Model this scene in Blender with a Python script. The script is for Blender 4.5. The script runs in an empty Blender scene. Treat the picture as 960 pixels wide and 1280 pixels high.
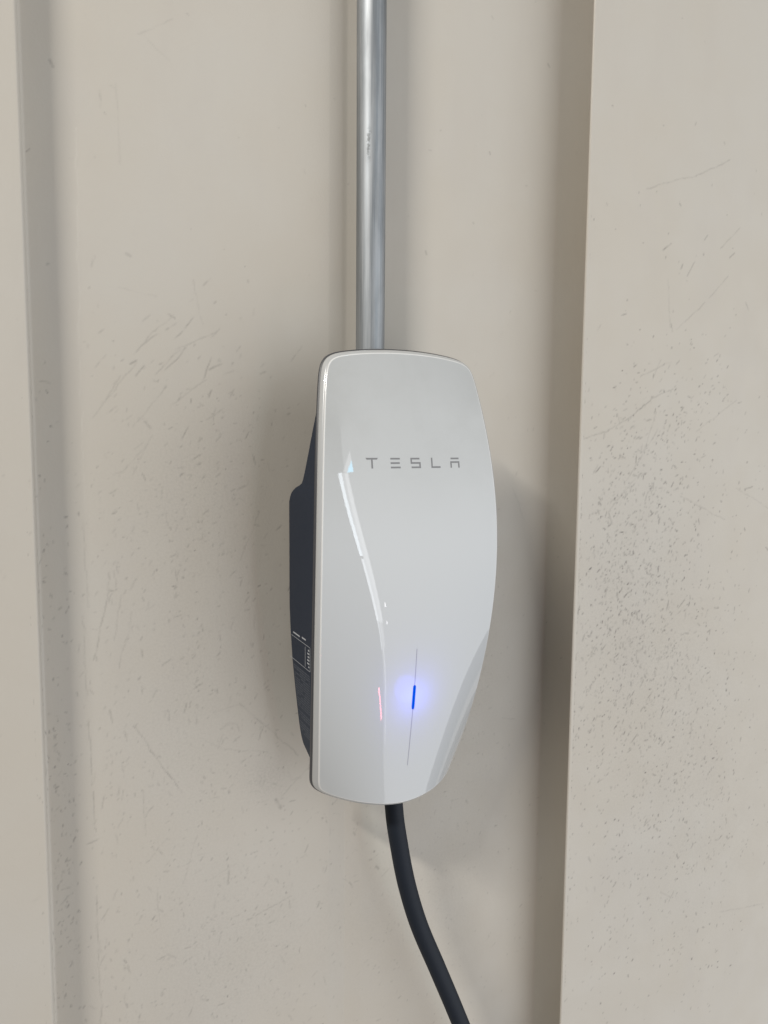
import bpy, bmesh, math, random
from mathutils import Vector, Matrix, noise
random.seed(7)
R = math.radians
scene = bpy.context.scene
col = scene.collection

# ------------------------------------------------------------------ camera
# wall (recessed sheet) is the plane y = 0, z up, charger centred on x = 0; metres
CAM = Vector((-0.259, -0.578, 0.108))
YAW, PITCH, ROLL = R(25.9), R(5.6), R(0.5)
FPX = 924.0                                   # focal length in pixels of the 960 px wide frame
fw = Vector((math.sin(YAW)*math.cos(PITCH), math.cos(YAW)*math.cos(PITCH), -math.sin(PITCH)))
rt = Vector((math.cos(YAW), -math.sin(YAW), 0))
up = rt.cross(fw)
rt, up = rt*math.cos(ROLL) + up*math.sin(ROLL), up*math.cos(ROLL) - rt*math.sin(ROLL)
cd = bpy.data.cameras.new('camera')
cd.sensor_fit = 'HORIZONTAL'; cd.sensor_width = 36.0; cd.lens = FPX/960*36
cd.clip_start = 0.01; cd.clip_end = 100
cam = bpy.data.objects.new('camera', cd); col.objects.link(cam)
M = Matrix((rt, up, -fw)).transposed().to_4x4(); M.translation = CAM
cam.matrix_world = M
scene.camera = cam

# ------------------------------------------------------------------ light
w = bpy.data.worlds.new('World'); scene.world = w; w.use_nodes = True
bg = w.node_tree.nodes['Background']
bg.inputs[0].default_value = (1.0, 0.985, 0.96, 1); bg.inputs[1].default_value = 0.22

def area(name, loc, target, sx, sy, power, color, roll=0):
    l = bpy.data.lights.new(name, 'AREA'); l.shape = 'RECTANGLE'; l.size = sx; l.size_y = sy
    l.energy = power; l.color = color
    o = bpy.data.objects.new(name, l); col.objects.link(o)
    o.location = loc
    o.rotation_mode = 'QUATERNION'
    q = (Vector(target) - Vector(loc)).to_track_quat('-Z', 'Y')
    o.rotation_quaternion = q @ Matrix.Rotation(R(roll), 4, 'Z').to_quaternion()
    return o
# warm ceiling light up on the left, in front of the wall: throws the charger's shadow down to the right
area('ceiling_light', (-2.20, -1.45, 2.15), (0, 0, 0), 0.7, 0.14, 80, (1.0, 0.965, 0.90))
# wide open doorway behind the photographer, off to the right: cool daylight
area('doorway_light', (8.20, -3.3, -2.1), (8.20, 0, -2.1), 15.0, 9.8, 610, (0.94, 0.975, 1.0), 3)
# narrow gap of daylight beside the door (mirrored in the glass): bright outer and dim inner jamb, sky above
def gap(name, x, z0, z1, wd, lum, color, roll=5):
    zc = (z0+z1)/2; xc = x-zc*math.tan(R(roll))         # x = where the strip crosses z = 0
    area(name, (xc, -2.2, zc), (xc*.2, 0, zc), wd, abs(z1-z0), lum*math.pi*wd*abs(z1-z0), color, roll)
gap('door_gap_light', .336, .665, -.185, .034, 9, (0.84, 0.93, 1.0))
gap('door_gap_light', .338, -.210, -.80, .030, 7, (0.90, 0.95, 1.0))
gap('door_jamb_light', .370, .665, -.80, 0.034, 3.2, (0.93, 0.96, 1.0))
gap('door_jamb_light', .404, .665, -.80, .034, 3.8, (0.95, 0.97, 1.0))
gap('door_gap_light', .340, -.80, -1.05, .024, 3.5, (0.90, 0.95, 1.0))
gap('door_jamb_light', .398, -.80, -1.02, .024, 1.8, (0.95, 0.97, 1.0))
gap('door_foot_light', .372, -.80, -2.0, .016, 3.0, (0.95, 0.97, 1.0))
for k in range(14):                                      # the bright gable over the gap, with sky in its corner
    f = k/14; z = .675+.23*f; wd = .105*(1-f); xr_ = .420-.020*f; blue = max(0, .062*(1-f*2.0))
    if blue > .004: gap('sky_gap_light', xr_-blue/2, z-.0082, z+.0082, blue, 10, (0.22, 0.70, 1.0), 0)
    if wd-blue > .004: gap('door_head_light', xr_-blue-(wd-blue)/2, z-.0082, z+.0082, wd-blue, 2.6, (0.97, 0.98, 1.0), 0)
# a car's tail light and two small lamps in the room, mirrored in the glass
area('tail_light', (0.24, -1.6, -1.155), (0, -0.1, -.085), 0.030, 0.20, 0.42, (1.0, 0.20, 0.26), 14)
area('small_lamp', (0.56, -2.2, -0.63), (0, -0.1, 0), 0.018, 0.04, .02, (1, 1, 1))
area('small_lamp', (0.56, -2.2, -0.80), (0, -0.1, 0), 0.018, 0.03, .015, (1, 1, 1))

scene.view_settings.view_transform = 'Standard'
scene.view_settings.look = 'None'
scene.view_settings.gamma = 1
scene.view_settings.exposure = 0.09
scene.render.engine = 'CYCLES'

# ------------------------------------------------------------------ helpers
def mesh_obj(name, verts, faces, mat, parent=None, smooth=True):
    me = bpy.data.meshes.new(name); me.from_pydata([tuple(v) for v in verts], [], faces); me.update()
    if smooth:
        me.polygons.foreach_set('use_smooth', [True]*len(me.polygons))
    me.materials.append(mat)
    o = bpy.data.objects.new(name, me); col.objects.link(o)
    o.parent = parent
    return o
def thing(name, label, cat, loc=(0, 0, 0)):
    o = bpy.data.objects.new(name, None); col.objects.link(o); o.location = loc
    o['label'] = label; o['category'] = cat
    return o
def polyval(c, t):
    r = 0.0
    for k in c: r = r*t + k
    return r
def smooth01(a, b, x):
    t = max(0, min(1, (x-a)/(b-a))); return t*t*(3-2*t)

class NT:
    """tiny shader-node builder"""
    def __init__(s, name):
        s.m = bpy.data.materials.new(name); s.m.use_nodes = True
        s.t = s.m.node_tree; s.t.nodes.clear()
        s.out = s.t.nodes.new('ShaderNodeOutputMaterial')
        s.b = s.t.nodes.new('ShaderNodeBsdfPrincipled'); s.t.links.new(s.b.outputs[0], s.out.inputs[0])
    def put(s, sock, v):
        if v is None: return
        if isinstance(v, bpy.types.NodeSocket): s.t.links.new(v, sock)
        elif isinstance(v, (tuple, list)) and len(v) == 3 and sock.type == 'RGBA': sock.default_value = (*v, 1)
        else: sock.default_value = v
    def n(s, typ, **kw):
        nd = s.t.nodes.new(typ)
        for k, v in kw.items(): setattr(nd, k, v)
        return nd
    def math(s, op, a, b=None, c=None, clamp=False):
        nd = s.n('ShaderNodeMath', operation=op, use_clamp=clamp)
        for i, v in enumerate((a, b, c)): s.put(nd.inputs[i], v)
        return nd.outputs[0]
    def vmath(s, op, a, b=None, scale=None):
        nd = s.n('ShaderNodeVectorMath', operation=op)
        s.put(nd.inputs[0], a); s.put(nd.inputs[1], b)
        if scale is not None: s.put(nd.inputs['Scale'], scale)
        return nd.outputs['Value'] if op in ('DOT_PRODUCT', 'LENGTH', 'DISTANCE') else nd.outputs[0]
    def pos(s):
        return s.n('ShaderNodeNewGeometry').outputs['Position']
    def noise(s, vec, scale, detail=3, rough=.5, color=False, dist=0):
        nd = s.n('ShaderNodeTexNoise'); s.put(nd.inputs['Vector'], vec)
        nd.inputs['Scale'].default_value = scale; nd.inputs['Detail'].default_value = detail
        nd.inputs['Roughness'].default_value = rough; nd.inputs['Distortion'].default_value = dist
        return nd.outputs['Color' if color else 'Fac']
    def mapping(s, vec, scale=(1, 1, 1), rot=(0, 0, 0), loc=(0, 0, 0)):
        nd = s.n('ShaderNodeMapping'); s.put(nd.inputs[0], vec)
        nd.inputs['Location'].default_value = loc; nd.inputs['Rotation'].default_value = rot; nd.inputs['Scale'].default_value = scale
        return nd.outputs[0]
    def ramp(s, v, a, b, lo=0., hi=1., smooth=True):
        nd = s.n('ShaderNodeMapRange', interpolation_type='SMOOTHSTEP' if smooth else 'LINEAR')
        for i, x in enumerate((v, a, b, lo, hi)): s.put(nd.inputs[i], x)
        return nd.outputs[0]
    def mix(s, f, a, b, blend='MIX'):
        nd = s.n('ShaderNodeMix', data_type='RGBA', blend_type=blend)
        s.put(nd.inputs[0], f); s.put(nd.inputs[6], a); s.put(nd.inputs[7], b)
        return nd.outputs[2]
    def bump(s, h, strength, dist, normal=None):
        nd = s.n('ShaderNodeBump'); nd.inputs['Strength'].default_value = strength; nd.inputs['Distance'].default_value = dist
        s.put(nd.inputs['Height'], h)
        if normal is not None: s.put(nd.inputs['Normal'], normal)
        return nd.outputs[0]
    def set(s, **kw):
        for k, v in kw.items(): s.put(s.b.inputs[k.replace('_', ' ')], v)
        return s.m

# ------------------------------------------------------------------ wall paint with its marks
# scuffs seen on the sheet, plus a crease's light line and a dent's shade painted in: x0, z0, x1, z1 (mm), width (mm), strength (negative = pale)
PAN_MARKS = [
    (-176.4,393.7,-151.6,409.3,0.5,0.35),(-174.1,395.3,-154.4,380.1,0.5,0.25),(-191.8,356.4,-190.5,302.3,0.5,0.25),
    (-195.6,355.1,-191.4,352.7,1.2,0.25),(-187.6,240.4,-184.9,239.1,2.2,0.55),(-193.7,216.1,-167.5,212.2,0.6,0.3),
    (-139.1,226.6,-134.2,194.4,0.8,0.35),(-176.8,177.9,-155.6,199.9,0.9,0.5),(-158.5,199.6,-153.9,197.1,1.4,0.7),
    (-204,134.9,-182.7,163.6,0.9,0.6),(-186.7,161.7,-182.7,164.2,1.6,0.8),(-194.2,152.6,-204,134.9,0.6,0.4),
    (-168.7,154.9,-150.7,174.2,0.9,0.55),(-153.7,173.5,-122.1,190.5,0.7,0.5),(-182.6,119.7,-160.1,148.2,0.6,0.35),
    (-157.4,132.1,-131.2,153,0.6,0.4),(-213.6,122,-203.5,134.9,0.5,0.3),(-180,81,-177.8,76.1,1.2,0.7),
    (-177.5,119.8,-173.5,115.1,1.6,0.6),(-196,81.2,-177.3,100.1,0.7,0.45),(-187.5,79.3,-172.5,109.1,0.6,0.35),
    (-204.6,5,-218.1,-57.6,0.9,0.6),(-197.1,-10.8,-203.6,-43.9,0.6,0.4),(-189.9,-23.8,-199.6,-66.1,0.6,0.4),
    (-190.3,-112.8,-177.7,-136.2,1.1,0.75),(-177.7,-136.2,-155.7,-173.3,1.2,0.8),(-108.3,-108.1,-77.3,-139.2,1,0.6),
    (-77.3,-139.2,-58.3,-161.5,1,0.55),(-127.4,-111.9,-108.3,-108.1,0.8,0.35),(-137.3,-133.5,-121.3,-144.4,1,0.35),
    (-121.3,-144.4,-84.3,-153.2,0.7,0.35),(-224.3,-23.5,-223.8,-84.4,0.6,0.4),(-223.2,-103,-221.3,-153.3,0.7,0.5),
    (-221.5,-159.6,-220.1,-191.7,0.9,0.6),(-221.5,-243,-220.9,-349.3,0.8,0.5),(-222.2,47.7,-221.4,-17.8,0.5,0.3),
    (-202.5,-301.6,-200.8,-304.8,1.4,0.8),(-77.6,-196.6,-73.5,-204.6,3,0.7),(-72.7,-194.1,-48.9,-174,1,0.35),
    (-66.9,-174,-62.7,-182,1.5,0.4),(-95.8,-295.7,-63.8,-286.5,0.8,0.5),(-134.5,-253.1,-112.5,-244.9,0.9,0.3),
    (-155.2,-251,-145,-212.7,0.8,0.4),(-184.4,-167.3,-183.9,-200.2,0.8,0.45),(-177,-248.5,-174.6,-283.1,0.8,0.4),
    (-106.4,10.8,-89.6,48.9,0.7,0.35),(22.8,-69.4,15.1,-90.3,0.4,0.1),(16.7,-280.1,19.1,-283,2.2,0.8),
    (-5.8,-242.6,-4.2,-245.2,1.8,0.6),(-31.9,-225.4,-31.1,-227.1,1.6,0.6),(156.7,63.2,171.7,32,1,0.3),
    (93.2,-73.5,97.6,-77.8,1,0.3),(184.6,451.5,186.5,449.1,1.6,0.7),(123.1,363.8,124,361.9,1.5,0.7),
    (107,300.9,107.9,299.7,1.3,0.6),(59.5,270.6,60.3,268,1.8,0.7),(122.6,477.9,124.3,475.6,1.2,0.5),
    (-234.4,363.2,-232.5,359.4,2,0.7),(-251.3,300.2,-248.8,302.7,1.2,0.8),(-247.5,146.9,-241.4,146,0.6,0.5),
    (-219,321.7,-221.4,151.4,0.35,-0.25),(-221.4,151.4,-221,53.5,0.3,-0.2),(-119.1,-123.2,-110.5,-124.7,2.5,0.28),
    (-123.7,-127.2,-119.1,-123.2,1.5,0.3),(-110.5,-124.7,-108.6,-130.4,1.5,0.3),]
RIGHT_MARKS = [
    (274.3,283,283.9,289.8,1.6,0.8),(288.4,217.8,290.9,210.6,1.2,0.7),(281.9,257.2,287.6,214.1,0.5,0.3),
    (251.6,334.1,312.3,354.6,0.6,0.45),(312.3,354.6,348.2,371.9,0.6,0.45),(348.2,371.9,355.5,376.1,0.8,0.5),
    (188.2,109.8,217.5,118,0.6,0.55),(217.5,118,245.6,131.5,0.6,0.6),(245.6,131.5,266.5,146.8,0.6,0.6),
    (266.5,146.8,294.3,158.1,0.5,0.5),(306.1,263.3,315.6,276.8,0.9,0.6),(326.8,298.6,330.7,303.5,0.9,0.6),
    (362.5,286.4,368.8,291.6,1.2,0.7),(335.9,246.1,361.7,268.9,0.8,0.5),(348.7,293.8,374.8,315.7,0.6,0.4),
    (295.9,213.2,330.9,241.2,0.8,0.4),(401.3,60.3,413,63.3,1.1,0.8),(388.4,246.2,393.6,238.9,1.1,0.6),
    (208.1,396.8,209,396.3,1.2,0.7),(346.8,390.6,348,389.4,1.2,0.7),(268.4,165.2,277.3,184,0.9,0.5),
    (253.3,168.2,290.6,183.3,0.8,0.4),(262.1,102.2,275.2,135.9,0.8,0.45),(239.2,69,276.3,117.3,0.9,0.45),
    (367.3,-59.7,373.1,-60.3,1.4,0.8),(439.3,-1.3,443.4,-4.9,1.4,0.8),(300.2,-279.1,302.6,-282.1,1.5,0.8),
    (343.7,-295.2,346.2,-298.4,1.4,0.8),(310,-350,325.2,-360.2,0.7,0.5),(325.2,-360.2,329.3,-354.4,0.7,0.5),
    (400.9,-397.7,472.3,-408.6,0.6,0.3),(221.2,43.5,226.5,32.2,1,0.6),(183.3,-320.9,186.4,-326.6,1.6,0.8),
    (389.3,62.1,439.4,40.1,0.8,0.3),(221.2,43.5,258.3,79.8,0.9,0.35),(311.4,56,374.4,30.1,0.8,0.35),
    (328.8,117.9,382.3,150.3,0.8,0.3),]
GLASS = (.535, .55, .56)
LEDW = .020

import numpy as np
PAINT_A = (.500, .461, .402); PAINT_B = (.506, .474, .424); PAINT_C = (.482, .446, .400); DIRT_SHADE = (.105, .096, .090)
def wall_paint(name):
    """beige paint; the sheet's own attributes say where it is scuffed, smudged, shaded in colour or scraped pale"""
    s = NT(name)
    p = s.pos()
    def attr(k): return s.n('ShaderNodeAttribute', attribute_name=k).outputs['Fac']
    scuff, grime_shade, pale = attr('scuff'), attr('grime_shade'), attr('pale')
    base = s.mix(s.ramp(s.noise(p, 5.5, 4, .55), .35, .68), PAINT_A, PAINT_B)
    base = s.mix(s.ramp(s.noise(s.mapping(p, (1, 1, .3)), 24, 3, .6), .45, .8, 0, .5), base, PAINT_C)
    grain = s.noise(p, 520, 3, .7)
    colr = s.mix(s.math('MULTIPLY', grime_shade, s.ramp(grain, .35, .75, .12, .42)), base, DIRT_SHADE)
    dark = s.math('MULTIPLY', scuff, s.ramp(grain, .30, .55, .55, 1))
    colr = s.mix(s.math('MULTIPLY', dark, .85), colr, DIRT_SHADE)
    colr = s.mix(pale, colr, (.74, .71, .65))
    h = s.math('ADD', s.math('MULTIPLY', grain, .22), s.math('MULTIPLY', s.noise(s.mapping(p, (1, 1, .6)), 30, 2), .7))
    h = s.math('ADD', s.math('SUBTRACT', h, s.math('MULTIPLY', scuff, .5)), s.math('MULTIPLY', pale, .6))
    nrm = s.bump(h, .35, .0012)
    rough = s.ramp(s.noise(p, 26, 2), .3, .7, .42, .56)
    return s.set(Base_Color=colr, Roughness=s.math('ADD', rough, s.math('MULTIPLY', scuff, .25)), Normal=nrm, Specular_IOR_Level=.4)
M_paint = wall_paint('beige_paint')

# ------------------------------------------------------------------ folded metal wall
ZB, ZT = -0.85, 0.95
H = 0.042                                       # how far the raised panels stand proud
def fillet(pts, radii, n=12):
    """round the corners of an open polyline"""
    out = [pts[0]]
    for i in range(1, len(pts)-1):
        a, b, c = Vector(pts[i-1]), Vector(pts[i]), Vector(pts[i+1])
        u, v = (a-b).normalized(), (c-b).normalized()
        half = math.acos(max(-1, min(1, u.dot(v))))/2
        t = radii[i-1]/math.tan(half)
        p0, p1 = b+u*t, b+v*t
        ctr = b+(u+v).normalized()*(radii[i-1]/math.sin(half))
        for k in range(n+1):
            q = p0.lerp(p1, k/n)-ctr
            out.append(tuple(ctr+q.normalized()*radii[i-1]))
    out.append(pts[-1])
    return out
wall = thing('metal_wall', 'scuffed beige painted metal wall with a wide recess between two raised folds', 'wall')

class Sheet:
    """a folded sheet: profile in plan x height, fine where it shows, with wear and shade attributes"""
    def __init__(s, prof, zlo, zhi, step=.001):
        P = [Vector(q) for q in prof]
        out = [P[0]]
        for a, b in zip(P, P[1:]):
            n = max(1, int(round((b-a).length/step)))
            out += [a.lerp(b, (i+1)/n) for i in range(n)]
        s.x = np.array([q.x for q in out]); s.y = np.array([q.y for q in out])
        s.s = np.concatenate([[0], np.cumsum(np.hypot(np.diff(s.x), np.diff(s.y)))])
        nz = int((zhi-zlo)/step)
        s.z = np.concatenate([np.linspace(ZB, zlo, 12)[:-1], np.linspace(zlo, zhi, nz), np.linspace(zhi, ZT, 12)[1:]])
        s.zlo, s.zhi, s.step = zlo, zhi, step
        s.sc = np.zeros((len(s.z), len(s.x)), np.float32); s.gr = s.sc.copy(); s.pl = s.sc.copy()
    def arc(s, x):
        n = int(np.argmax(s.x))+1                               # along the sheet as far as it runs to the right
        return np.interp(x, s.x[:n], s.s[:n])
    def stamp(s, buf, S, Z, wid, amt):
        """max-splat of points (arc length, height) with a soft brush"""
        fi = np.interp(S, s.s, np.arange(len(s.s))); fj = np.interp(Z, s.z, np.arange(len(s.z)))
        wid = np.broadcast_to(wid, fi.shape)/s.step
        amt = np.broadcast_to(amt, fi.shape)
        for dj in range(-2, 3):
            for di in range(-2, 3):
                i = np.rint(fi).astype(int)+di; j = np.rint(fj).astype(int)+dj
                d = np.hypot(i-fi, j-fj)
                v = amt*np.clip(1.15-d/np.maximum(wid, .75), 0, 1)
                ok = (i >= 0) & (i < len(s.s)) & (j >= 12) & (j < len(s.z)-12)
                np.maximum.at(buf, (j[ok], i[ok]), v[ok].astype(np.float32))
    def stroke(s, buf, s0, z0, ang, length, wid, amt, rg, wob=.22, gap=.35):
        n = max(2, int(length/.0005))
        a = ang+np.cumsum(rg.normal(0, wob*.22, n))
        S = s0+np.cumsum(np.cos(a))*.0005; Z = z0+np.cumsum(np.sin(a))*.0005
        k = np.convolve(rg.random(n+8), np.ones(9)/9, 'valid')         # breaks along the stroke
        A = amt*np.clip((k-gap)*5, 0, 1)*(1-np.abs(np.linspace(-1, 1, n))**4)
        s.stamp(buf, S, Z, wid, A)
    def mark(s, m, rg):
        x0, z0, x1, z1, wd, st = m
        a = np.array([s.arc(x0/1000), z0/1000]); b = np.array([s.arc(x1/1000), z1/1000])
        n = max(3, int(np.hypot(*(b-a))/.0005))
        t = np.linspace(0, 1, n)[:, None]
        P = a+(b-a)*t
        w = np.convolve(rg.normal(0, 1, n+24), np.ones(25)/25, 'valid')[:n]
        d = (b-a)/max(1e-6, np.hypot(*(b-a)))
        P = P+np.outer(w, [-d[1], d[0]])*.0022*min(1, n/60)
        k = np.convolve(rg.random(n+10), np.ones(11)/11, 'valid')[:n]
        A = abs(st)*(.35+.65*np.clip((k-.40)*6, 0, 1)) if n > 14 else abs(st)*np.ones(n)
        s.stamp(s.sc if st > 0 else s.pl, P[:, 0], P[:, 1], wd*.00062, A)
    def build(s, name):
        nz, nx = s.sc.shape
        X, Z = np.meshgrid(s.x, s.z); Y = np.meshgrid(s.y, s.z)[0].copy()
        Y += .0006*np.sin(X*9+1.3+1.7*np.sin(Z*3.1))*np.sin(Z*5.3+.6)+.0004*np.sin(X*21+Z*4)*np.cos(Z*7.7+X*3)
        co = np.stack([X, Y, Z], -1).reshape(-1, 3).astype(np.float32)
        idx = np.arange(nz*nx).reshape(nz, nx)
        q = np.stack([idx[:-1, :-1], idx[:-1, 1:], idx[1:, 1:], idx[1:, :-1]], -1).reshape(-1, 4)
        me = bpy.data.meshes.new(name)
        me.vertices.add(len(co)); me.vertices.foreach_set('co', co.ravel())
        me.loops.add(q.size); me.loops.foreach_set('vertex_index', q.ravel().astype(np.int32))
        me.polygons.add(len(q)); me.polygons.foreach_set('loop_start', np.arange(0, q.size, 4, dtype=np.int32))
        me.polygons.foreach_set('use_smooth', np.ones(len(q), bool))
        for k, b in (('scuff', s.sc), ('grime_shade', s.gr), ('pale', s.pl)):
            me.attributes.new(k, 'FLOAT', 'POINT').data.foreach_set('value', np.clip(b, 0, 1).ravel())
        me.update(calc_edges=True); me.validate()
        me.materials.append(M_paint)
        o = bpy.data.objects.new(name, me); col.objects.link(o); o.parent = wall
        return o
    def blob(s, x, z, rx, rz, amt):
        s0 = s.arc(x)
        s.gr += (amt*np.exp(-((s.s[None, :]-s0)/rx)**2-((s.z[:, None]-z)/rz)**2)).astype(np.float32)

rg = np.random.default_rng(11)
xl, xr, HL = -0.2536, 0.1986, 0.020
core = fillet([(xl-.006, -HL), (xl, -HL), (xl-.0005, 0), (-.030, 0), (-.014, .0016), (.002, 0), (.2560, 0), (xr, -H), (xr+.006, -H)],
              [.0022, .003, .02, .012, .02, .003, .0012])
pan = Sheet(core, -.50, .53)
for m in PAN_MARKS: pan.mark((*m[:5], m[5]*.58), rg)
def scatter(sh, clusters, gain=1.0):
    """clusters: x, z, spread x, spread z (m), count, mean angle (deg), angle spread, length (mm), strength"""
    for (x, z, rx, rz, n, an, sp, ln, st) in clusters:
        S0 = sh.arc(x+(.017 if sh is not pan and x > 0 else 0))
        for k in range(n):
            L = ln*.00075*float(rg.lognormal(0, .6))
            sh.stroke(sh.sc, S0+rg.normal(0, rx), z+rg.normal(0, rz), R(rg.normal(an, sp)+(180 if rg.random() < .5 else 0)),
                      L, .0005+.0005*rg.random(), st*gain*(.3+.7*rg.random()), rg, gap=.30)
scatter(pan, [
    (-.155, .165, .040, .035, 40, 46, 10, 10, .45), (-.130, .100, .050, .050, 130, 42, 25, 4, .45), (-.150, .050, .060, .060, 150, 50, 35, 3.5, .40),
    (-.170, -.04, .050, .080, 170, 68, 22, 5, .42), (-.170, -.16, .045, .060, 130, 75, 25, 4, .42), (-.105, -.17, .050, .050, 150, 20, 50, 3.5, .38),
    (-.150, -.28, .070, .060, 230, 60, 50, 4, .42), (-.100, -.33, .070, .060, 220, 55, 45, 4, .40), (-.160, -.40, .060, .050, 190, 60, 50, 4, .42),
    (-.095, -.025, .030, .10, 60, 60, 30, 4, .4), (-.105, .05, .020, .08, 40, 60, 30, 3, .4),
    (.100, -.14, .050, .070, 170, 30, 60, 3, .40), (.060, -.26, .070, .070, 140, 60, 60, 3, .34), (.090, -.40, .070, .050, 120, 60, 60, 3, .34),
    (.110, .13, .05, .09, 40, 80, 40, 4, .25), (.0, -.3, .03, .08, 60, 80, 40, 2.5, .35), (-.1, .33, .09, .10, 50, 60, 60, 2.0, .35),
    (.09, .35, .06, .10, 30, 60, 60, 2.0, .35), (-.207, -.30, .007, .12, 70, 84, 12, 6, .42), (-.205, -.05, .006, .14, 45, 84, 12, 5, .38)], 1.05)
scatter(pan, [(-.14, .06, .06, .10, 500, 60, 40, 1.2, .5), (-.13, -.12, .07, .10, 600, 60, 40, 1.2, .5), (-.12, -.32, .08, .10, 800, 60, 40, 1.2, .55), (.10, -.12, .06, .10, 400, 60, 40, 1.2, .5), (.07, -.36, .08, .10, 400, 60, 40, 1.2, .45)], 1.3)
for k in range(240):                                   # chips along the foot of the left fold and its edge
    z = rg.normal(-.22, .16)
    pan.stroke(pan.sc, pan.arc(xl)+.002+abs(rg.normal(0, .010)), z, R(rg.normal(88, 25)), .0015+.003*rg.random(), .0006, .35+.4*rg.random(), rg)
for k in range(60):
    pan.stroke(pan.sc, pan.arc(xl)+.001*rg.random(), rg.normal(-.1, .25), R(90), .002+.003*rg.random(), .0005, .5, rg)
for k in range(70):                                    # paint worn pale along the right fold's edge
    pan.stroke(pan.pl, pan.s[-1]-.0068, rg.uniform(-.45, .2), R(90), .006+.02*rg.random(), .0006, .35, rg, wob=.05)
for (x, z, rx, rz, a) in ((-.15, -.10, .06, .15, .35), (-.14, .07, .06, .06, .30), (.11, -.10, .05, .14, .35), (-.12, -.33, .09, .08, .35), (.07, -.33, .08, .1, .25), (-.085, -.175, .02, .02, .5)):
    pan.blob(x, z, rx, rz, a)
pan.build('recessed_panel')

raised_l = Sheet([(-.60, -HL), (xl-.006, -HL)], -.42, .46, .0016)
scatter(raised_l, [(-.285, -.1, .02, .25, 40, 60, 60, 2.5, .22)])
raised_l.build('raised_panel')

raised_r = Sheet([(xr+.006, -H), (.62, -H)], -.62, .66, .00115)
for x0, z0, x1, z1, wd, st in RIGHT_MARKS:
    raised_r.mark((x0*1.035+9, z0*1.035-3.8, x1*1.035+9, z1*1.035-3.8, wd, st*.75), rg)
scatter(raised_r, [
    (.235, .045, .030, .050, 230, 65, 40, 2.8, .42), (.260, -.02, .035, .055, 380, 65, 40, 2.8, .44), (.290, .03, .035, .050, 200, 60, 45, 3, .40),
    (.250, -.12, .035, .050, 420, 65, 40, 3, .40), (.300, -.10, .04, .06, 300, 75, 40, 3, .38), (.220, -.06, .02, .08, 260, 60, 40, 2.6, .40),
    (.330, -.20, .05, .07, 300, 70, 40, 3, .40), (.38, -.05, .04, .10, 220, 80, 40, 2.5, .42), (.290, -.32, .07, .08, 330, 75, 45, 3, .38),
    (.380, -.36, .05, .10, 240, 75, 45, 3, .42), (.28, .11, .04, .03, 160, 35, 25, 3.5, .40), (.32, .15, .05, .04, 130, 38, 20, 3.5, .40),
    (.25, .10, .03, .05, 120, 55, 30, 3, .36), (.34, .28, .07, .08, 70, 50, 50, 2.0, .35), (.25, .36, .05, .10, 30, 60, 60, 1.8, .35), (.22, -.38, .03, .1, 90, 75, 40, 2.5, .32)], 2.2)
scatter(raised_r, [(.26, .0, .05, .09, 700, 80, 40, 1.3, .75), (.31, -.15, .07, .10, 1000, 80, 40, 1.2, .7), (.35, -.32, .08, .12, 900, 80, 40, 1.3, .75), (.24, -.30, .04, .12, 250, 80, 40, 1.2, .6)], 2.0)
for (x, z, rx, rz, a) in ((.255, -.03, .09, .13, .28), (.32, -.16, .12, .16, .25), (.38, -.34, .14, .18, .22)):  # soft grey patches: the charger's shadow painted in along with dirt
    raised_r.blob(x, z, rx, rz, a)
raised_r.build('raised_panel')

# ------------------------------------------------------------------ steel conduit
def tube(path, rad, seg=32, closed_ends=True):
    """path: list of Vectors; parallel-transport sweep"""
    vs, fs = [], []
    t0 = (path[1]-path[0]).normalized()
    nx = t0.orthogonal().normalized()
    for i, p in enumerate(path):
        t = (path[min(i+1, len(path)-1)]-path[max(i-1, 0)]).normalized()
        nx = (nx-t*nx.dot(t)).normalized(); ny = t.cross(nx)
        r = rad(i/(len(path)-1)) if callable(rad) else rad
        for k in range(seg):
            a = 2*math.pi*k/seg
            vs.append(p+nx*(r*math.cos(a))+ny*(r*math.sin(a)))
    for i in range(len(path)-1):
        for k in range(seg):
            k2 = (k+1) % seg
            fs.append((i*seg+k, i*seg+k2, (i+1)*seg+k2, (i+1)*seg+k))
    if closed_ends:
        fs.append(tuple(range(seg-1, -1, -1))); fs.append(tuple((len(path)-1)*seg+k for k in range(seg)))
    return vs, fs
s = NT('galvanised_steel')
p = s.pos()
streak = s.noise(s.mapping(p, (1, 1, .02)), 420, 4, .6)
blot = s.noise(s.mapping(p, (1, 1, .25)), 60, 4, .6)
colr = s.mix(s.ramp(streak, .3, .7), (.27, .29, .31), (.42, .435, .45))
colr = s.mix(s.ramp(blot, .42, .70, 0, .38), colr, (.20, .21, .22))
# one long scrape in the zinc, about half way up
sep = s.n('ShaderNodeSeparateXYZ'); s.put(sep.inputs[0], p)
zz = s.math('ABSOLUTE', s.math('SUBTRACT', sep.outputs[2], .338))
xx = s.math('ABSOLUTE', s.math('ADD', s.math('SUBTRACT', sep.outputs[0], -.0090), s.math('MULTIPLY', s.math('SUBTRACT', s.noise(p, 200, 3), .5), .004)))
scr = s.math('MULTIPLY', s.math('MULTIPLY', s.ramp(zz, .003, .017, 1, 0), s.ramp(xx, .0004, .0020, 1, 0)), s.ramp(s.noise(p, 500, 3), .38, .5))
colr = s.mix(s.math('MULTIPLY', scr, .65), colr, (.08, .08, .08))
M_steel = s.set(Base_Color=colr, Metallic=1.0, Roughness=s.math('ADD', s.ramp(streak, .3, .7, .42, .55), s.math('MULTIPLY', blot, .16)),
                Normal=s.bump(streak, .12, .0004))
cpath = [Vector((-.0022-.0016*smooth01(.2, .8, z), -.0205, z)) for z in [.048+(ZT-.048)*i/40 for i in range(41)]]
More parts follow.
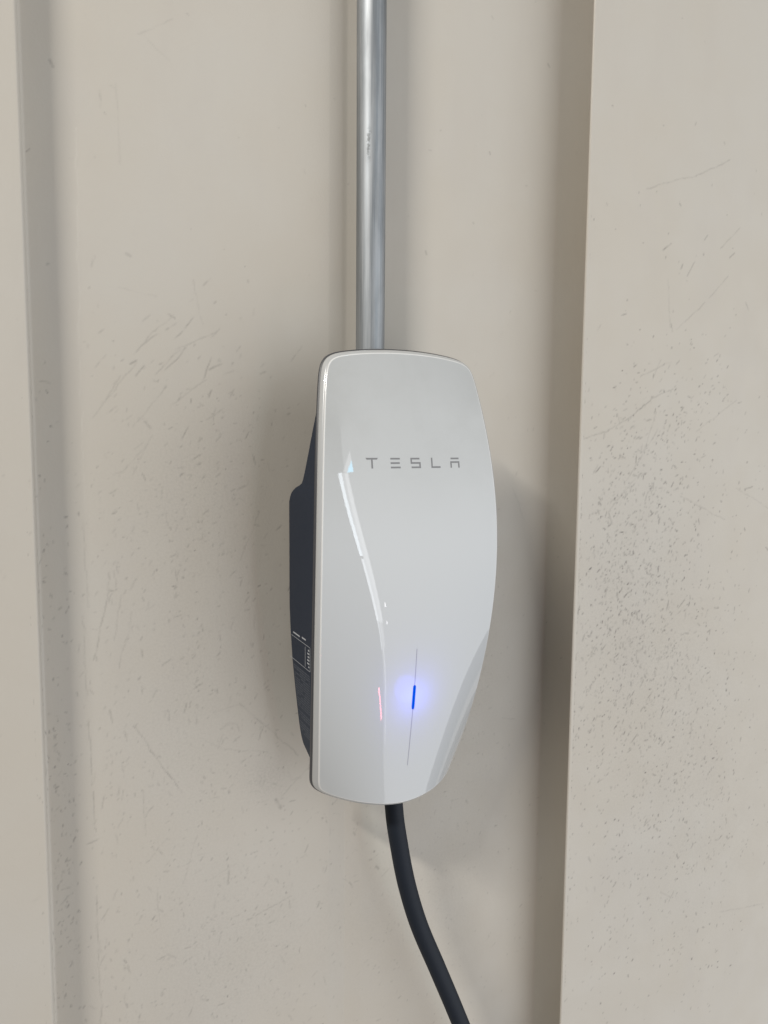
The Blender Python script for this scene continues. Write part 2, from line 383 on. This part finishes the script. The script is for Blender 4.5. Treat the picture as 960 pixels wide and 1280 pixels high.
vs, fs = tube(cpath, .0117, 40)
c = mesh_obj('conduit_pipe', vs, fs, M_steel)
c['label'] = 'galvanised steel conduit pipe running up the wall above the white charger'; c['category'] = 'conduit'

# ------------------------------------------------------------------ wall charger
# mm: half width, depth of the rim and depth of the crest of the glass as functions of height
PW = [-0.374, -1.691, -13.888, 1.569, 76.562]
PE = [5.854, 2.341, -7.137, -37.343, 12.533, 95.777]
PC = [3.714, -3.055, -27.203, -0.558, 104.976]
def half_w(z): return polyval(PW, max(-1.05, min(1.05, z/172)))
def edge_d(z): return polyval(PE, max(-1.06, min(1.04, z/172)))
def depth(x, z):
    t = max(-1.06, min(1.04, z/172))
    e, cdp, wd = polyval(PE, t), polyval(PC, t), polyval(PW, t)
    n = 2.0+.7*smooth01(.1, .95, -t)             # the lower corners roll off harder
    return e+(cdp-e)*(1-abs(x/wd)**n)
def z_top(x): return 175.0-6.0*(abs(x)/62.0)**2.2
def z_bot(x): return -179.0+9.7*(abs(x)/62.0)**1.25
# front outline with rounded corners, counter-clockwise from the lower left
def outline():
    pts = []
    N = 60
    zt, zb = z_top(62), z_bot(62)
    left = [(-half_w(z), z) for z in [zt+(zb-zt)*i/N for i in range(N+1)]]
    bot = [(x, z_bot(x)) for x in [-62.2+124.4*i/N for i in range(1, N)]]
    rgt = [(-x, z) for x, z in reversed(left)]
    top = [(x, z_top(x)) for x in [62.2-124.4*i/N for i in range(1, N)]]
    poly = [Vector(q) for q in left+bot+rgt+top]
    n = len(poly)
    # resample evenly
    def resample(P, m):
        L = [0]
        for i in range(len(P)): L.append(L[-1]+(P[(i+1) % len(P)]-P[i]).length)
        out = []; j = 0
        for k in range(m):
            d = L[-1]*k/m
            while L[j+1] < d: j += 1
            f = (d-L[j])/max(1e-9, L[j+1]-L[j])
            out.append(P[j].lerp(P[(j+1) % len(P)], f))
        return out
    P = resample(poly, 720)
    # round the corners by smoothing where the outline turns sharply
    for it in range(90):
        P = [P[i]*.5+(P[i-1]+P[(i+1) % 720])*.25 if it < 38 or P[i].y > 100 else P[i] for i in range(720)]
    return resample(P, 480)
OUT = outline()
NO = len(OUT)
def inset(P, d):
    out = []
    for i in range(len(P)):
        t = (P[(i+2) % NO]-P[i-2]).normalized()
        out.append(P[i]+Vector((-t.y, t.x))*d)       # counter-clockwise: the inside is to the left
    return out
def ring(off, back):
    """a closed ring, `off` mm inside the outline, `back` mm behind the glass surface"""
    return [Vector((q.x, -(depth(q.x, q.y)-back), q.y))*.001 for q in inset(OUT, off)]
def loft(rings):
    vs = [v for r in rings for v in r]; fs = []
    n = len(rings[0])
    for j in range(len(rings)-1):
        for i in range(n):
            i2 = (i+1) % n
            fs.append((j*n+i, j*n+i2, (j+1)*n+i2, (j+1)*n+i))
    return vs, fs

charger = thing('wall_charger', 'white glass fronted electric car charger with glowing blue light strip on beige wall', 'car charger', (0, 0, 0))

# glass front: concentric rings on the curved surface
s = NT('white_glass')
p = s.pos()
sep = s.n('ShaderNodeSeparateXYZ'); s.put(sep.inputs[0], p)
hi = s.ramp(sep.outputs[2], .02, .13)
dust = s.math('MULTIPLY', s.ramp(s.noise(p, 900, 3, .7), .55, .75), hi)
haze = s.math('MULTIPLY', s.ramp(s.noise(p, 22, 5, .65), .35, .7), hi)
v = s.n('ShaderNodeTexVoronoi'); s.put(v.inputs['Vector'], s.vmath('MULTIPLY', p, (1, 0, 1))); v.inputs['Scale'].default_value = 150
cs = s.n('ShaderNodeSeparateColor'); s.put(cs.inputs[0], v.outputs['Color'])
fleck = s.math('MULTIPLY', s.math('GREATER_THAN', cs.outputs[0], .93), s.ramp(v.outputs['Distance'], .03, .10, 1, 0))
colr = s.mix(s.math('MULTIPLY', dust, .5), GLASS, (.50, .50, .48))
colr = s.mix(s.math('ADD', s.math('MULTIPLY', haze, .14), s.math('MULTIPLY', hi, .46)), colr, (.36, .365, .355))  # greyer upwards: dusty haze, plus the weaker reflection put into the colour
colr = s.mix(s.math('MULTIPLY', fleck, .35), colr, (.45, .45, .45)) if False else colr
M_glass = s.set(Base_Color=colr, Roughness=.5, Specular_IOR_Level=0.25, Coat_Weight=1.0, Coat_IOR=1.5,
                Coat_Roughness=s.math('ADD', .022, s.ramp(sep.outputs[2], .106, .145, 0, .22)))
rim_in = inset(OUT, 3.3)
cx, cz = 0.0, 0.0
rings = []
for k in range(46):
    f = 1-(k/46)**1.0
    rings.append([Vector((q.x*f, -depth(q.x*f, q.y*f), q.y*f))*.001 for q in rim_in])
vs, fs = loft(rings)
vs.append(Vector((0, -depth(0, 0), 0))*.001)
last = 45*NO
for i in range(NO): fs.append((last+i, last+(i+1) % NO, len(vs)-1))
plate = mesh_obj('faceplate', vs, fs, M_glass, charger)

s = NT('rim_plastic'); M_rim = s.set(Base_Color=(.46, .465, .465), Roughness=.25, Coat_Weight=.3)
s = NT('rim_chamfer'); M_line = s.set(Base_Color=(.72, .72, .71), Roughness=.12, Coat_Weight=1.0, Coat_Roughness=.02)  # chamfer's bright highlight put into a paler base colour
s = NT('dark_gasket'); M_gasket = s.set(Base_Color=(.06, .06, .065), Roughness=.45)
vs, fs = loft([ring(a, b) for a, b in ((3.7, .25), (3.3, .0), (3.05, .02), (2.7, .2), (2.4, .55), (2.3, 1.1))])
mesh_obj('glass_edge', vs, fs, M_line, plate)
vs, fs = loft([ring(a, b) for a, b in ((2.6, 1.2), (2.35, .7), (2.1, .74), (1.6, 1.05), (.95, 1.7), (.4, 2.6), (.1, 3.6), (0, 4.6), (.4, 5.2), (2.5, 5.6))])
mesh_obj('bezel', vs, fs, M_rim, charger)
vs, fs = loft([ring(a, b) for a, b in ((3.0, 4.9), (-.5, 5.2), (-.9, 5.7), (-.9, 7.0), (.5, 7.8), (5.5, 8.6))])
mesh_obj('gasket', vs, fs, M_gasket, charger)

# dark housing behind the glass: rows of U-shaped sections
BACK = [(156, -80), (150, -75), (138, -68.5), (125, -61.5), (112, -54), (101, -48), (91, -42.5), (83, -38), (77, -34), (73.5, -31), (71.5, -25), (69.5, -17), (66.5, -9), (62.5, -3.5), (57, -.5),
        (48, 1.0), (20, 1.0), (-19, .5), (-45, -2.2), (-71, -7), (-90, -12.5), (-108, -18.6), (-122, -24), (-130, -28.5), (-135, -34), (-141, -45), (-147, -57), (-153, -62)]
def back_y(z):
    for (z1, y1), (z0, y0) in zip(BACK, BACK[1:]):
        if z0 <= z <= z1: return y0+(y1-y0)*(z-z0)/(z1-z0)
    return BACK[0][1] if z > BACK[0][0] else BACK[-1][1]
rowsz = [156-309*i/150 for i in range(151)]
secs = []
for z in rowsz:
    wb = min(66.5, half_w(z)-1.0)
    yf = -(depth(wb, z)-6.0)
    yb = max(back_y(z), yf+1.0); yb = min(yb, -.4)
    r = min(5.0, (yb-yf)*.45)
    sec = [(-wb, yf)]
    for k in range(7):
        a = R(180-90*k/6); sec.append((-wb+r+r*math.cos(a), yb-r+r*math.sin(a)))
    sec += [(-x, y) for x, y in reversed(sec)]
    secs.append([Vector((x, y, z))*.001 for x, y in sec])
n = len(secs[0])
vs = [q for sct in secs for q in sct]; fs = []
for j in range(len(secs)-1):
    for i in range(n-1):
        fs.append((j*n+i, j*n+i+1, (j+1)*n+i+1, (j+1)*n+i))
fs.append(tuple(range(n))); fs.append(tuple(150*n+i for i in reversed(range(n))))
s = NT('slate_plastic')
p = s.pos()
M_body = s.set(Base_Color=(.012, .020, .038), Roughness=.5, Specular_IOR_Level=.3, Normal=s.bump(s.noise(p, 1500, 2), .12, .0003))
body = mesh_obj('housing', vs, fs, M_body, charger)

# printed rating label on the housing's side: fine grey print
s = NT('grey_print'); M_print = s.set(Base_Color=(.42, .43, .45), Roughness=.6)
s = NT('dim_print'); M_dim = s.set(Base_Color=(.085, .095, .115), Roughness=.6)
def side_quad(rects, mat, name):
    vs, fs = [], []
    for (y0, z0, y1, z1) in rects:
        b = len(vs)
        xx = -60
        for (y, z) in ((y0, z0), (y1, z0), (y1, z1), (y0, z1)):
            vs.append(Vector((min(xx, -min(66.5, half_w(z)-1.)-.12), y, z))*.001)
        fs.append((b, b+1, b+2, b+3))
    return mesh_obj(name, vs, fs, mat, body, False)
LY0, LY1 = -54.0, -10.0
lw = .38
side_quad([(LY0, -52, LY1, -52-lw), (LY0, -71, LY1+4, -71-lw), (LY0, -52, LY0+lw*1.6, -71.4), (LY0+11, -54, LY0+11.7, -70)], M_print, 'label_frame')
bars = []
rnd = random.Random(3)
for k in range(6):
    bars.append((LY0+2, -54.6-k*2.6, LY0+4+rnd.random()*4.5, -54.6-k*2.6-1.2))
bars += [(-30, -48.4, -14, -49.6), (-44, -47.8, -35, -49.0)]
side_quad(bars, M_print, 'label_print')
rows_ = []
z = -75.0
while z > -126:
    y = LY0+1
    yend = back_y(z)-7
    while y < yend:
        wlen = 1.4+rnd.random()*5
        if rnd.random() < .88: rows_.append((y, z, min(y+wlen, yend), z-.95))
        y += wlen+.8
    z -= 1.9 if rnd.random() < .8 else 4.2
side_quad(rows_, M_dim, 'label_text')
side_quad([(-57, -128, -55.6, -134), (-54.8, -126, -53.6, -133), (-57.5, -136, -56.0, -139.5), (-55.4, -135, -54.2, -140)], M_print, 'certification_mark')

# lettering printed on the glass
def on_glass(x, z, lift=.08):
    h = .2
    gx = (depth(x+h, z)-depth(x-h, z))/(2*h); gz = (depth(x, z+h)-depth(x, z-h))/(2*h)
    nn = Vector((-gx, -1, -gz)).normalized()
    return (Vector((x, -depth(x, z), z))+nn*lift)*.001
def glass_patch(name, quads, mat, parent=plate, lift=.08):
    """quads: (corner list) in x,z mm, each subdivided so that it follows the glass"""
    vs, fs = [], []
    for (a, b_, c_, d) in quads:
        nx, nz = 8, 4
        base = len(vs)
        for j in range(nz+1):
            for i in range(nx+1):
                u, t = i/nx, j/nz
                q = (Vector(a)*(1-u)+Vector(b_)*u)*(1-t)+(Vector(d)*(1-u)+Vector(c_)*u)*t
                vs.append(on_glass(q.x, q.y, lift))
        for j in range(nz):
            for i in range(nx):
                k = base+j*(nx+1)+i
                fs.append((k, k+1, k+nx+2, k+nx+1))
    return mesh_obj(name, vs, fs, mat, parent)
def rect(x0, z0, x1, z1): return ((x0, z0), (x1, z0), (x1, z1), (x0, z1))
s = NT('letter_print'); M_letter = s.set(Base_Color=(.17, .17, .175), Roughness=.45, Coat_Weight=.6, Coat_Roughness=.05)
LH, LW, SW = 7.6, 8.4, 1.25         # letter height, width, stroke
z0 = 91.0-LH/2; z1 = 91.0+LH/2; zm = 91.0
def T(c): return [((c-LW/2-.6, z1), (c-LW/2+.3, z1-SW), (c+LW/2-.3, z1-SW), (c+LW/2+.6, z1)), rect(c-SW/2, z0, c+SW/2, z1-SW-.05)]
def E(c): return [rect(c-LW/2+.4, z1-SW, c+LW/2-.4, z1), rect(c-LW/2+.4, zm-SW/2, c+LW/2-.7, zm+SW/2), rect(c-LW/2+.4, z0, c+LW/2-.2, z0+SW)]
def S(c): return [rect(c-LW/2, z1-SW, c+LW/2-.8, z1), rect(c-LW/2, zm+SW/2, c-LW/2+SW, z1-SW), rect(c-LW/2, zm-SW/2, c+LW/2, zm+SW/2),
                  rect(c+LW/2-SW, z0+SW, c+LW/2, zm-SW/2), rect(c-LW/2+.6, z0, c+LW/2, z0+SW)]
def Lt(c): return [rect(c-LW/2+.4, z0, c-LW/2+.4+SW, z1), rect(c-LW/2+.4+SW, z0, c+LW/2, z0+SW)]
def A(c): return [rect(c-LW/2+.5, z1-SW, c+LW/2-.5, z1), rect(c-LW/2, zm-SW*.15, c+LW/2, zm+SW*.85), rect(c-LW/2, z0, c-LW/2+SW, zm-SW*.15), rect(c+LW/2-SW, z0, c+LW/2, zm-SW*.15)]
for fn, cxx in ((T, -34.7), (E, -16.4), (S, .2), (Lt, 17.2), (A, 34.6)):
    glass_patch('letter', fn(cxx), M_letter)

# status light: engraved slot with its lit middle
s = NT('slot_grey'); M_slot = s.set(Base_Color=(.34, .34, .39), Roughness=.4)  # plain grey-lavender of the thin slot line
glass_patch('light_slot', [rect(-.32, zq-6.4, .32, zq) for zq in [-47.5-6.4*i for i in range(15)]], M_slot, plate, .05)
s = NT('blue_led'); M_led = s.set(Base_Color=(.0, .0, .02), Roughness=.6, Specular_IOR_Level=.0, Emission_Color=(.0, .12, 1.0), Emission_Strength=.72)
led = []
zz0, zz1, wl = -96.2, -76.2, 1.15
vs, fs = [], []
for j in range(25):
    t = j/24; z = zz0+(zz1-zz0)*t
    ww = wl*min(1, (max(0, 1-abs(2*t-1)**14))**.5)+.02
    for i in range(9):
        u = i/4-1
        vs.append(on_glass(u*ww, z, .12+.45*(1-u*u)))
for j in range(24):
    for i in range(8):
        k = j*9+i; fs.append((k, k+1, k+10, k+9))
mesh_obj('light_strip', vs, fs, M_led, plate)
l = bpy.data.lights.new('led_glow', 'POINT')     # added lamp floating before the glass, makes the diode's halo
l.energy = LEDW; l.color = (.11, .15, 1.0); l.shadow_soft_size = .013
o = bpy.data.objects.new('led_glow', l); col.objects.link(o); o.parent = plate
o.location = on_glass(0, -86, 14.0)

# cable out of the underside
s = NT('cable_rubber')
p = s.pos()
M_cable = s.set(Base_Color=(.011, .015, .023), Roughness=.65, Specular_IOR_Level=.25, Normal=s.bump(s.noise(p, 900, 2), .1, .0003))
ctl = [(1.5, -52, -110), (4.5, -52, -150), (8.2, -52, -199), (12.2, -53, -228.2), (19.4, -54.5, -265.8), (31.0, -56, -305.3), (48.6, -57, -348.4), (63.0, -58, -383.6), (77.5, -59, -420), (95, -60, -463), (112, -60, -510), (126, -58, -570), (133, -55, -640)]
def catmull(P, n=12):
    out = []
    P = [Vector(q) for q in P]
    for i in range(len(P)-1):
        a, b, c_, d = P[max(i-1, 0)], P[i], P[i+1], P[min(i+2, len(P)-1)]
        for k in range(n):
            t = k/n
            out.append(.5*((2*b)+(c_-a)*t+(2*a-5*b+4*c_-d)*t*t+(3*b-a-3*c_+d)*t**3))
    out.append(P[-1]); return out
vs, fs = tube([q*.001 for q in catmull(ctl)], .0077, 28)
mesh_obj('charging_cable', vs, fs, M_cable, charger)
vs, fs = tube([Vector(q)*.001 for q in ((4.2, -52, -146), (5.4, -52, -160), (6.6, -52, -177))], lambda t: .0125-.0025*t, 32)
mesh_obj('strain_relief', vs, fs, M_cable, charger)
